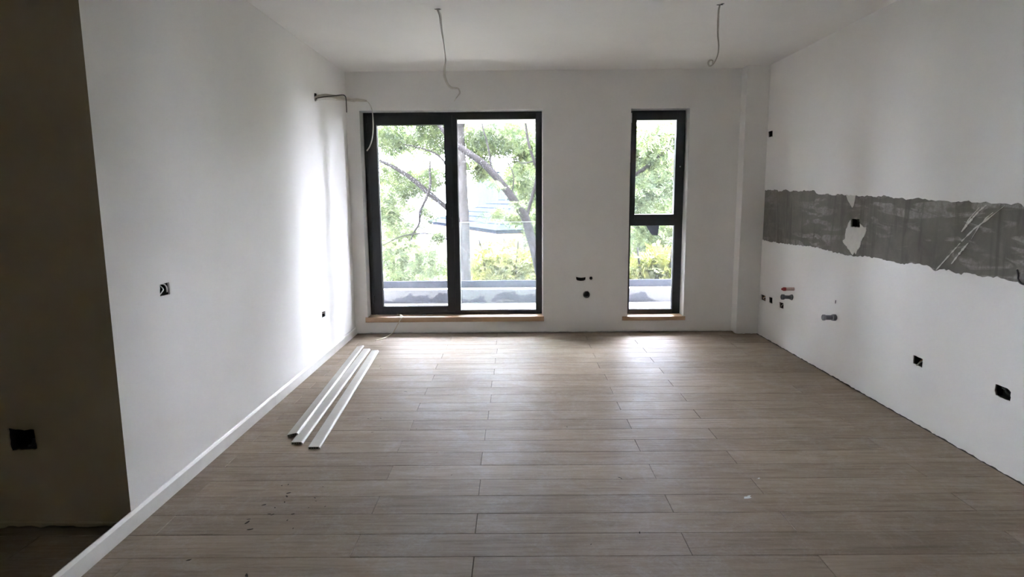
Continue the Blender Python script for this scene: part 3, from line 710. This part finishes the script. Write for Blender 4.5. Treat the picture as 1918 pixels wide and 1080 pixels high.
for (x, y, r, lab) in ((1400, 931, .017, 'pale paint splash on the floor near the right'), (1421, 895.5, .006, 'tiny pale paint drop beyond the larger splash')):
    bm = bmesh.new(); c = onz(x, y, 0); blob(bm, (0, 0, 0), r, .0008, 1.25, .3, 14); blob(bm, (r * .8, r * .9, 0), r * .5, .0007, 1.3, .2, 10)
    o = bmobj('paint_splash', bm, M_SPLAT); o.location = c; tag(o, lab, 'paint splash')

# ================================================================== outside
GZ = -3.0
tag(boxobj('garden_ground', (-40, YB + .4, GZ - .3), (45, 90, GZ), plain('lawn', (.055, .055, .042), .95, var=.35, scale=1.5, spec=0)), 'garden ground below the terrace', kind='structure')
TZ = .10
YK = 7.85
M_TERR = plain('pale_terrace_membrane', (.16, .16, .17), .8, var=.12, scale=6, spec=0)
tag(boxobj('terrace_floor', (-3, YB + .345, TZ - .3), (8, YK + .35, TZ), M_TERR), 'pale terrace floor outside the windows', kind='structure')
def kerb_mat():
    t = NT('peeling_kerb_render'); p = t.pos()
    sep = t.n('ShaderNodeSeparateXYZ'); t.l(p, sep.inputs[0])
    n = t.noise(2.6, 7, .62, .8, vec=t.mapping(p, (1, 1, 2.2)))
    f = t.math('SUBTRACT', n, t.math('MULTIPLY', t.math('SUBTRACT', sep.outputs[2], .175), 1.6))
    c = t.ramp(f, [(.50, (.14, .138, .14)), (.515, (.045, .047, .056))])
    t.l(c, t.b.inputs['Base Color']); t.b.inputs['Roughness'].default_value = .85; t.b.inputs['Specular IOR Level'].default_value = 0
    return t.m
kz = ony(900, 541, YK).z
kerb = empty('terrace_kerb', (2, YK, TZ)); tag(kerb, 'low terrace kerb with patchy bitumen and grey metal upstand', kind='structure')
boxobj('kerb_wall', (-3, YK, TZ), (8, YK + .34, kz - .008), kerb_mat(), kerb, .004)
boxobj('kerb_lip', (-3, YK - .012, kz - .012), (8, YK + .36, kz), plain('white_metal_lip', (.25, .25, .26), .4, spec=0), kerb)
uz = ony(900, 525.5, YK + .12).z
boxobj('upstand', (-3, YK + .12, kz), (8, YK + .15, uz), plain('grey_metal_upstand', (.035, .038, .05), .45, var=.15, scale=4, spec=0), kerb, .003)
# glass guard outside the fixed light
yg = YB + .40; gt = ony(930, 415.5, yg).z
e = empty('glass_guard', (ony(930, 580, yg).x, yg, TZ)); tag(e, 'clear glass guard panel outside the fixed light', 'glass panel')
x0, x1 = ony(861.5, 450, yg).x, F1['x1'] + .10
adopt(e, boxobj('panel', (x0 + .003, yg, TZ), (x1, yg + .014, gt - .003), M_RAIL))
bm = bmesh.new(); box(bm, (x0, yg, gt - .003), (x1, yg + .014, gt)); box(bm, (x0, yg, TZ), (x0 + .003, yg + .014, gt - .003)); adopt(e, bmobj('polished_edge', bm, M_EDGE))
# folded strip hanging outside the narrow window
ye = YF + .10
e = tag(empty('hanging_strip', ony(1225, 441, ye)), 'grey strip folded in a V hanging outside the narrow window', 'strip')
def strip(a, b, wa):
    A0, A1, B0, B1 = [ony(x, y, ye) for x, y in (a[0], a[1], b[0], b[1])]
    bm = bmesh.new(); fr = [bm.verts.new(p) for p in (A0, A1, B1, B0)]; bk = [bm.verts.new(p + Vector((0, .006 + wa, 0))) for p in (A0, A1, B1, B0)]
    bm.faces.new(fr); bm.faces.new(bk[::-1])
    for i in range(4): bm.faces.new((fr[i], bk[i], bk[(i + 1) % 4], fr[(i + 1) % 4]))
    adopt(e, bmobj('strap', bm, plain('grey_strap', (.03, .03, .045), .7)))
strip(((1199, 405), (1210, 405)), ((1220, 439), (1229, 433)), 0); strip(((1225, 405), (1237, 405)), ((1221, 440), (1232, 441)), .004)
# rest of apartment building, unseen; storeys added to cut skylight, facades to stop leaks
M_FACADE = plain('facade_render', (.6, .58, .55), .9, var=.05, scale=2, spec=0)
for nm, lo, hi, lab in (('added_upper_storeys', (-13, -5, H + .26), (17, YB + .34, H + 8), 'unseen storeys added above to cut sky light'), ('added_facade_left', (-13, YB - 1, GZ), (-.42, YB + .34, H + .25), 'unseen facade added beyond the left wall to stop light leaks'),
                        ('added_facade_right', (WR + .32, YB - 1, GZ), (17, YB + .34, H + .25), 'unseen facade added beyond the right wall to stop light leaks'), ('facade_base', (-.42, YB - 1, GZ), (WR + .32, YB + .34, -.31), 'storey below the flat')):
    tag(boxobj(nm, lo, hi, M_FACADE), lab, kind='structure')
# eave over the windows
ez = 2.38
tag(boxobj('roof_eave', (-3, YB + .34, ez), (8, 8.5, ez + .28), plain('white_eave', (.82, .82, .80), .7, var=.03)), 'white eave slab above the windows outside', kind='structure')

# ------------------------------------------------------------------ trees
def leaves(spots, n, ll, seed, droop=.5, pairs=6):
    """compound leaves (rachis of narrow leaflets) scattered in ellipsoids; returns verts, faces"""
    g = np.random.default_rng(seed); wts = np.array([s[2] if len(s) > 2 else s[1][0] * s[1][1] * s[1][2] for s in spots], float); wts /= wts.sum()
    pick = g.choice(len(spots), n, p=wts)
    nrm = lambda a: a / np.linalg.norm(a, axis=-1, keepdims=True)
    C = np.array([s[0] for s in spots], float)[pick]; R = np.array([s[1] for s in spots], float)[pick]
    base = C + nrm(g.normal(size=(n, 3))) * R * g.random((n, 1)) ** .45
    ax = g.normal(size=(n, 3)); ax[:, 2] = ax[:, 2] * .4 - droop; ax = nrm(ax)
    sd = nrm(np.cross(ax, g.normal(size=(n, 3)))); nm = np.cross(ax, sd)
    RL = ll * pairs * .38; q = (np.arange(pairs) / pairs)[None, :, None, None]; sg = np.array([-1., 1.])[None, None, :, None]
    A, SD, NM = (a[:, None, None, :] for a in (ax, sd, nm))
    o = base[:, None, None, :] + A * RL * q - np.array([0, 0, 1.]) * q ** 2 * RL * .25 + 0 * sg
    dr = nrm(SD * sg * .85 + A * .5 + NM * g.uniform(-.25, .25, (n, pairs, 2, 1)))
    wv = nrm(np.cross(dr, NM)) * ll * .17; L = ll * g.uniform(.75, 1.15, (n, pairs, 2, 1))
    V = np.stack([o, o + dr * L * .45 + wv, o + dr * L, o + dr * L * .45 - wv], axis=3).reshape(-1, 3)
    return V, np.arange(len(V)).reshape(-1, 4)
def foliage(parent, spots, n, ll, seed, mat, **kw):
    V, Fc = leaves(spots, n, ll, seed, **kw); me = bpy.data.meshes.new('foliage')
    me.vertices.add(len(V)); me.vertices.foreach_set('co', V.ravel()); me.loops.add(Fc.size); me.loops.foreach_set('vertex_index', Fc.ravel().astype(np.int32))
    me.polygons.add(len(Fc)); me.polygons.foreach_set('loop_start', np.arange(0, Fc.size, 4, dtype=np.int32)); me.update(calc_edges=True); me.validate()
    o = link('foliage', me, None, (mat,)); adopt(parent, o); o['kind'] = 'stuff'; return o
def px_path(pts, y): return [ony(p[0], p[1], y + (p[2] if len(p) > 2 else 0)) for p in pts]
def px_r(rs, y): return [r * y / FPX for r in rs]
def sp(x, y, Y, rx, ry, rz=None, wt=None):                   # ellipsoid: photo position, distance, radii in metres
    c = ony(x, y, Y); s = (tuple(c), (rx, ry, rz or rx)); return s + ((wt,) if wt else ())

# tree with the straight pale trunk
ya = 11.0
t1 = empty('garden_tree', (ony(872, 500, ya).x, ya, GZ)); tag(t1, 'tree with straight pale trunk behind the window mullion', 'tree', 'trees beyond the terrace')
tr = [Vector((ony(872, 500, ya).x, ya, GZ))] + px_path([(873, 560), (871, 480), (869, 400), (865, 310), (861.5, 240), (858, 120), (852, -60), (850, -200)], ya)
tk = tube('trunk', tr, px_r([15, 10.5, 10, 9.5, 8.5, 7.2, 6, 4, 2], ya), M_BARK, t1, sides=12)
for pts, rs in [([(869, 420), (838, 390), (805, 363), (776, 338), (750, 320), (717, 303), (690, 296)], [6, 5, 5, 4.4, 3.8, 2.6, 1.5]),
                ([(806, 300), (805, 322), (806, 345, -.1), (798, 372, -.2), (787, 396, -.2), (785, 418), (770, 448), (768, 500)], [1.2, 1.8, 2.4, 2.4, 2.2, 1.8, 1.3, .8]),
                ([(868, 380), (830, 300), (790, 278), (755, 270)], [3, 2, 1.4, .8]), ([(866, 470), (820, 440), (760, 440), (715, 460)], [2, 1.4, 1.1, .7]),
                ([(862, 250), (900, 120), (950, 20)], [4, 3, 1.5]), ([(860, 200), (800, 90), (740, 20)], [4, 3, 1.5])]:
    tube('branch', px_path(pts, ya), px_r(rs, ya), M_BARK2, sides=7, n=5).parent = tk
foliage(t1, [sp(735, 255, 11.6, .5, .5, .3), sp(815, 250, 11.5, .4, .5, .35), sp(725, 390, 11.6, .35, .5, .35), sp(770, 480, 10.9, .5, .5, .28), sp(730, 470, 11.2, .4, .5, .3),
             sp(812, 335, 11.6, .3, .4, .22), sp(725, 325, 11.6, .35, .4, .2), sp(800, 395, 11.6, .25, .3, .15), sp(770, 430, 11.5, .3, .3, .2), sp(815, 495, 11.5, .35, .3, .2), sp(770, 350, 11.9, .4, .3, .25), sp(790, 190, 11, 1.1, .8, .4, .25), sp(900, 120, 11, 1.2, .8, .5, .12), sp(700, 140, 11.2, 1.0, .8, .5, .12), sp(818, 440, 10.6, .12, .15, .06, .012)], 3400, .066, 1, M_LEAF)
foliage(t1, [sp(740, 245, 12.9, .8, .5, .35), sp(740, 430, 12.7, .4, .4, .4), sp(850, 245, 12.8, .8, .5, .4), sp(750, 505, 12.4, .9, .5, .25), sp(775, 330, 12.8, .5, .4, .3)], 800, .10, 2, M_LEAF2)
# leaning tree
yb_ = 10.2
bx = ony(1040, 640, yb_)
t2 = empty('leaning_tree', (bx.x + .25, yb_, GZ)); tag(t2, 'dark leaning trunk crossing the fixed light of the wide window', 'tree', 'trees beyond the terrace')
tk = tube('trunk', [Vector((bx.x + .25, yb_, GZ)), bx] + px_path([(1018, 540), (1004, 480), (993, 440), (984, 408), (970, 386), (952, 360), (930, 332), (905, 306), (874, 284), (845, 262), (815, 225)], yb_), px_r([15, 11, 9.5, 9, 8.6, 8.4, 7.8, 7.2, 6.8, 6.6, 6, 4.5, 3], yb_), M_BARK2, t2, sides=12)
for pts, rs in [([(921, 322), (917, 290), (911, 262), (903, 232), (898, 180)], [2, 1.6, 1.5, 1.3, 1]), ([(985, 410), (1006, 330), (1000, 302), (990, 268), (985, 235), (980, 160)], [3.2, 2.8, 2.6, 2.4, 2, 1.6]),
                ([(1000, 302), (978, 305), (962, 296)], [1.4, 1, .7]), ([(958, 366), (962, 330), (950, 300)], [1.4, 1.1, .7])]:
    tube('branch', px_path(pts, yb_), px_r(rs, yb_), M_BARK2, sides=7, n=5).parent = tk
foliage(t2, [sp(945, 258, 11.1, .6, .5, .25), sp(980, 335, 10.9, .35, .3, .35), sp(992, 375, 10.8, .2, .3, .25), sp(925, 400, 11.2, .3, .3, .10), sp(905, 250, 11.2, .4, .4, .25), sp(930, 345, 9.9, .06, .06, .08, .006), sp(968, 385, 9.9, .06, .06, .08, .006),
             sp(990, 180, 10.5, 1.1, .8, .4, .2), sp(1080, 110, 10.5, 1.2, .8, .5, .12), sp(1090, 300, 10.4, .8, .8, .6)], 2300, .066, 3, M_LEAF)
foliage(t2, [sp(950, 255, 12.2, .9, .5, .35), sp(900, 300, 12.2, .3, .4, .4), sp(990, 290, 12.2, .4, .4, .4), sp(970, 400, 12.3, .5, .3, .18), sp(1000, 420, 12, .2, .3, .4)], 800, .10, 4, M_LEAF2)
# tree seen through the narrow window
yc_ = 12.5
t3 = empty('far_tree', (ony(1345, 500, yc_).x, yc_, GZ)); tag(t3, 'leafy tree with a slanting branch behind the narrow window', 'tree', 'trees beyond the terrace')
tk = tube('trunk', [Vector((ony(1345, 500, yc_).x, yc_, GZ))] + px_path([(1340, 450), (1330, 300), (1322, 150), (1318, 0)], yc_), px_r([16, 12, 10, 8, 4], yc_), M_BARK2, t3, sides=12)
tube('branch', px_path([(1330, 240), (1290, 236), (1262, 262), (1243, 284), (1222, 304), (1198, 322), (1170, 340), (1140, 350)], yc_), px_r([6, 5.5, 5.2, 5, 4.2, 3.8, 3, 2], yc_), M_BARK2, sides=7, n=5).parent = tk
foliage(t3, [sp(1215, 260, 12.4, .5, .6, .35), sp(1250, 340, 12.2, .5, .5, .5), sp(1195, 370, 12.4, .5, .5, .5), sp(1230, 440, 12.6, .7, .5, .5), sp(1260, 240, 12.6, .5, .6, .4), sp(1300, 150, 12.5, 1.2, .8, .6, .15), sp(1185, 290, 12.8, .5, .5, .5)], 1500, .085, 5, M_LEAF)
foliage(t3, [sp(1210, 300, 14, .9, .6, .7), sp(1240, 400, 14, .9, .6, .6), sp(1190, 460, 14, .8, .6, .5)], 800, .11, 6, M_LEAF2)
# shrubs standing below the terrace, only their tops show
def shrub(x, y, Y, rx, rz, n, mat, seed, label, name='garden_shrub'):
    c = ony(x, y, Y); e = empty(name, (c.x, c.y, GZ)); tag(e, label, 'shrub', 'shrubs below the terrace')
    bm = bmesh.new()
    for k in range(4):
        a = k * 1.7; sweep(bm, [(c.x + .1 * math.cos(a), c.y + .1 * math.sin(a), GZ), (c.x + .3 * rx * math.cos(a), c.y + .3 * rx * math.sin(a), (GZ + c.z) / 2), (c.x + .7 * rx * math.cos(a), c.y + .5 * rx * math.sin(a), c.z)], [.05, .035, .015], sides=6, n=4)
    adopt(e, bmobj('stems', bm, M_BARK2, smooth=True))
    foliage(e, [((c.x, c.y, c.z - rz), (rx, rx * .7, rz)), ((c.x, c.y, c.z - rz * 1.8), (rx * 1.2, rx * .8, rz))], n, .10, seed, mat, droop=-.2, pairs=4)
shrub(950, 448, 13.0, .85, .5, 1300, M_LEAF3, 21, 'yellow-green shrub below the terrace, seen in the fixed light')
shrub(760, 455, 14.7, 1.05, .6, 1300, M_LEAF2, 22, 'pale green shrub below the terrace, seen in the door leaf')
shrub(1235, 462, 10.3, .55, .42, 1000, M_LEAF3, 23, 'bright yellow shrub below the terrace, seen in the narrow window')
shrub(1085, 480, 14.6, .8, .5, 600, M_LEAF2, 24, 'pale green shrub half hidden right of the leaning trunk')
shrub(880, 470, 16.6, .8, .5, 900, M_LEAF3, 25, 'low yellow shrub at the foot of the pale trunk')
# background trees
def back_tree(x, y, Y, rx, rz, n, seed, label, mat):
    c = ony(x, y, Y); e = empty('background_tree', (c.x, c.y, GZ)); tag(e, label, 'tree', 'trees beyond the terrace')
    tube('trunk', [(c.x, c.y, GZ), (c.x + .1, c.y, c.z - rz), (c.x, c.y, c.z + rz * .4)], [.22, .15, .05], M_BARK2, e, sides=8, n=3)
    foliage(e, [(tuple(c), (rx, rx * .6, rz))], n, .16, seed, mat, pairs=4)
back_tree(690, 300, 21, 2.6, 2.6, 1500, 31, 'background tree at the left edge of the wide window', M_LEAF2)
back_tree(1215, 360, 19, 2.2, 2.6, 1600, 32, 'background tree filling the narrow window', M_LEAF2)
back_tree(985, 330, 17, .55, .7, 330, 34, 'background tree crown behind the fixed light', M_LEAF2)
back_tree(1000, 190, 33, 3.6, 2.4, 900, 33, 'background tree above the neighbouring roof', M_LEAF2)

side = [(440, 300, 15, 2.0, 3.0, 'added sky-blocking low leafy tree just left of the wide window view'), (60, 100, 16, 2.4, 5.5, 'added sky-blocking tall tree beyond the left part of the terrace'), (-440, -20, 15, 2.6, 7, 'added sky-blocking very tall tree beyond the left end of the terrace'),  # unseen trees, added and sized to block sky light and dim the walls
        (-1150, -20, 13.5, 2.8, 7, 'added sky-blocking tall tree far out on the left side of the garden'), (-2100, 60, 12, 2.6, 5, 'added sky-blocking outermost tree on the left side of the garden'),
        (1430, 300, 16, 2.0, 3.0, 'added sky-blocking low leafy tree just right of the narrow window view'), (1900, 60, 15, 2.4, 6, 'added sky-blocking tall tree beyond the right part of the terrace'), (2420, -40, 15, 2.6, 7, 'added sky-blocking very tall tree beyond the right end of the terrace'),
        (3100, -40, 14, 2.6, 7, 'added sky-blocking tall tree far out on the right side of the garden'), (4000, 60, 12, 2.2, 5, 'added sky-blocking outermost tree on the right side of the garden'),
        (1640, 290, 23, 3.0, 3.6, 'added broad tree closing the sky gap right of the narrow window'), (2130, 290, 23, 3.2, 3.6, 'added sky-blocking broad rear tree in the right half of the garden'), (2720, 290, 21, 3.4, 3.6, 'added sky-blocking broad rear tree at the right garden edge'),
        (240, 290, 23, 3.0, 3.6, 'added broad tree closing the sky gap left of the wide window'), (-260, 290, 23, 3.2, 3.6, 'added sky-blocking broad rear tree in the left half of the garden'), (-900, 290, 21, 3.4, 3.6, 'added sky-blocking broad rear tree at the left garden edge')]
for i, (x, y, Y, rr, rz, lab) in enumerate(side): back_tree(x, y, Y, rr, rz, 1500 if rz < 3.5 else 2600, 40 + i, lab, M_LEAF)

# ------------------------------------------------------------------ neighbouring buildings
M_RENDER = plain('white_house_render', (.22, .225, .225), .9, var=.04, spec=0); M_TILE = plain('blue_grey_roof_tile', (.008, .010, .014), .7, var=.15, scale=3, spec=0)
M_EAVE = plain('dark_eave_metal', (.008, .010, .014), .5, spec=0); M_SOFFIT = plain('orange_soffit_board', (.30, .16, .08), .7, spec=0); M_PANE = plain('dark_window_pane', (.02, .025, .03), .15, spec=0); M_WFR = plain('white_window_frame', (.7, .7, .7), .5, spec=0)
hz_ = .15; hc = ony(930, 441, 19.6)
hr = empty('neighbour_house', (hc.x, hc.y, GZ)); tag(hr, 'white neighbouring house with low blue-grey tiled roof', 'house')
hang = math.radians(22)
def HW(a, b, z): return Vector((hc.x + a * math.cos(hang) - b * math.sin(hang), hc.y + a * math.sin(hang) + b * math.cos(hang), z))
def hbox(name, a0, a1, b0, b1, z0, z1, mat, par=None):
    bm = bmesh.new(); v = [bm.verts.new(HW(a, b, z)) for z in (z0, z1) for a, b in ((a0, b0), (a1, b0), (a1, b1), (a0, b1))]
    for f in ((3, 2, 1, 0), (4, 5, 6, 7), (0, 1, 5, 4), (1, 2, 6, 5), (2, 3, 7, 6), (3, 0, 4, 7)): bm.faces.new([v[i] for i in f])
    o = bmobj(name, bm, mat); adopt(hr, o); return o
ZE = hc.z
hbox('walls', .5, 9, .5, 8, GZ, ZE + .02, M_RENDER)
hbox('soffit', .02, 9.5, .02, 8.5, ZE - .02, ZE + .05, M_SOFFIT); hbox('fascia', 0, 9.6, 0, 8.6, ZE + .05, ZE + .17, M_EAVE)
bm = bmesh.new(); base = [bm.verts.new(HW(a, b, ZE + .17)) for a, b in ((-.05, -.05), (9.65, -.05), (9.65, 8.65), (-.05, 8.65))]; rg = [bm.verts.new(HW(a, 4.3, ZE + 1.5)) for a in (3.4, 6.4)]
bm.faces.new((base[0], base[1], rg[1], rg[0])); bm.faces.new((base[1], base[2], rg[1])); bm.faces.new((base[2], base[3], rg[0], rg[1])); bm.faces.new((base[3], base[0], rg[0]))
roof = bmobj('roof', bm, M_TILE); adopt(hr, roof)
bm = bmesh.new(); n = 9
for k in range(1, n):                                        # courses of tiles as raised battens
    t = k / n
    A = HW(-.05 + 3.45 * t, -.05 + 4.35 * t, ZE + .17 + 1.33 * t); B = HW(9.65 - 3.25 * t, -.05 + 4.35 * t, ZE + .17 + 1.33 * t); C_ = HW(-.05 + 3.45 * t, 8.65 - 4.35 * t, ZE + .17 + 1.33 * t)
    sweep(bm, [A, B], .03, sides=4, n=1); sweep(bm, [A, C_], .03, sides=4, n=1)
tc = bmobj('tile_course', bm, M_TILE); under(roof, tc)
for a in (1.0, 3.2, 5.6):
    o = hbox('window', a, a + 1.2, .44, .5, ZE - 1.9, ZE - .45, M_WFR); under(o, hbox('pane', a + .08, a + 1.12, .42, .45, ZE - 1.82, ZE - .53, M_PANE))
for b in (1.4, 4.4):
    o = hbox('window', .44, .5, b, b + 1.2, ZE - 1.9, ZE - .45, M_WFR); under(o, hbox('pane', .42, .45, b + .08, b + 1.12, ZE - 1.82, ZE - .53, M_PANE))
def far_block(x0, x1, ytop, Y, mat, label, name, depth=8):
    a, b = ony(x0, ytop, Y), ony(x1, ytop, Y); e = empty(name, ((a.x + b.x) / 2, Y, GZ)); tag(e, label, 'building')
    boxobj('walls', (a.x, Y, GZ), (b.x, Y + depth, a.z), mat, e); boxobj('parapet', (a.x - .15, Y - .15, a.z), (b.x + .15, Y + depth + .15, a.z + .25), M_RENDER, e)
    n = max(1, int((b.x - a.x) / 2.4)); st = (b.x - a.x) / n
    for k in range(n):
        for zz in (a.z - 2.2, a.z - 5.2):
            if zz < GZ + .4: continue
            cx_ = a.x + st * (k + .5); f = boxobj('window', (cx_ - .6, Y - .04, zz), (cx_ + .6, Y + .02, zz + 1.4), M_WFR, e); under(f, boxobj('pane', (cx_ - .52, Y - .06, zz + .08), (cx_ + .52, Y - .03, zz + 1.32), M_PANE))
far_block(893, 1003, 322, 38, plain('blue_grey_cladding', (.020, .026, .039), .8, var=.05, spec=0), 'blue-grey apartment block above the neighbouring roof', 'apartment_block')
far_block(640, 770, 352, 42, M_RENDER, 'white distant block behind the left branches', 'distant_block')
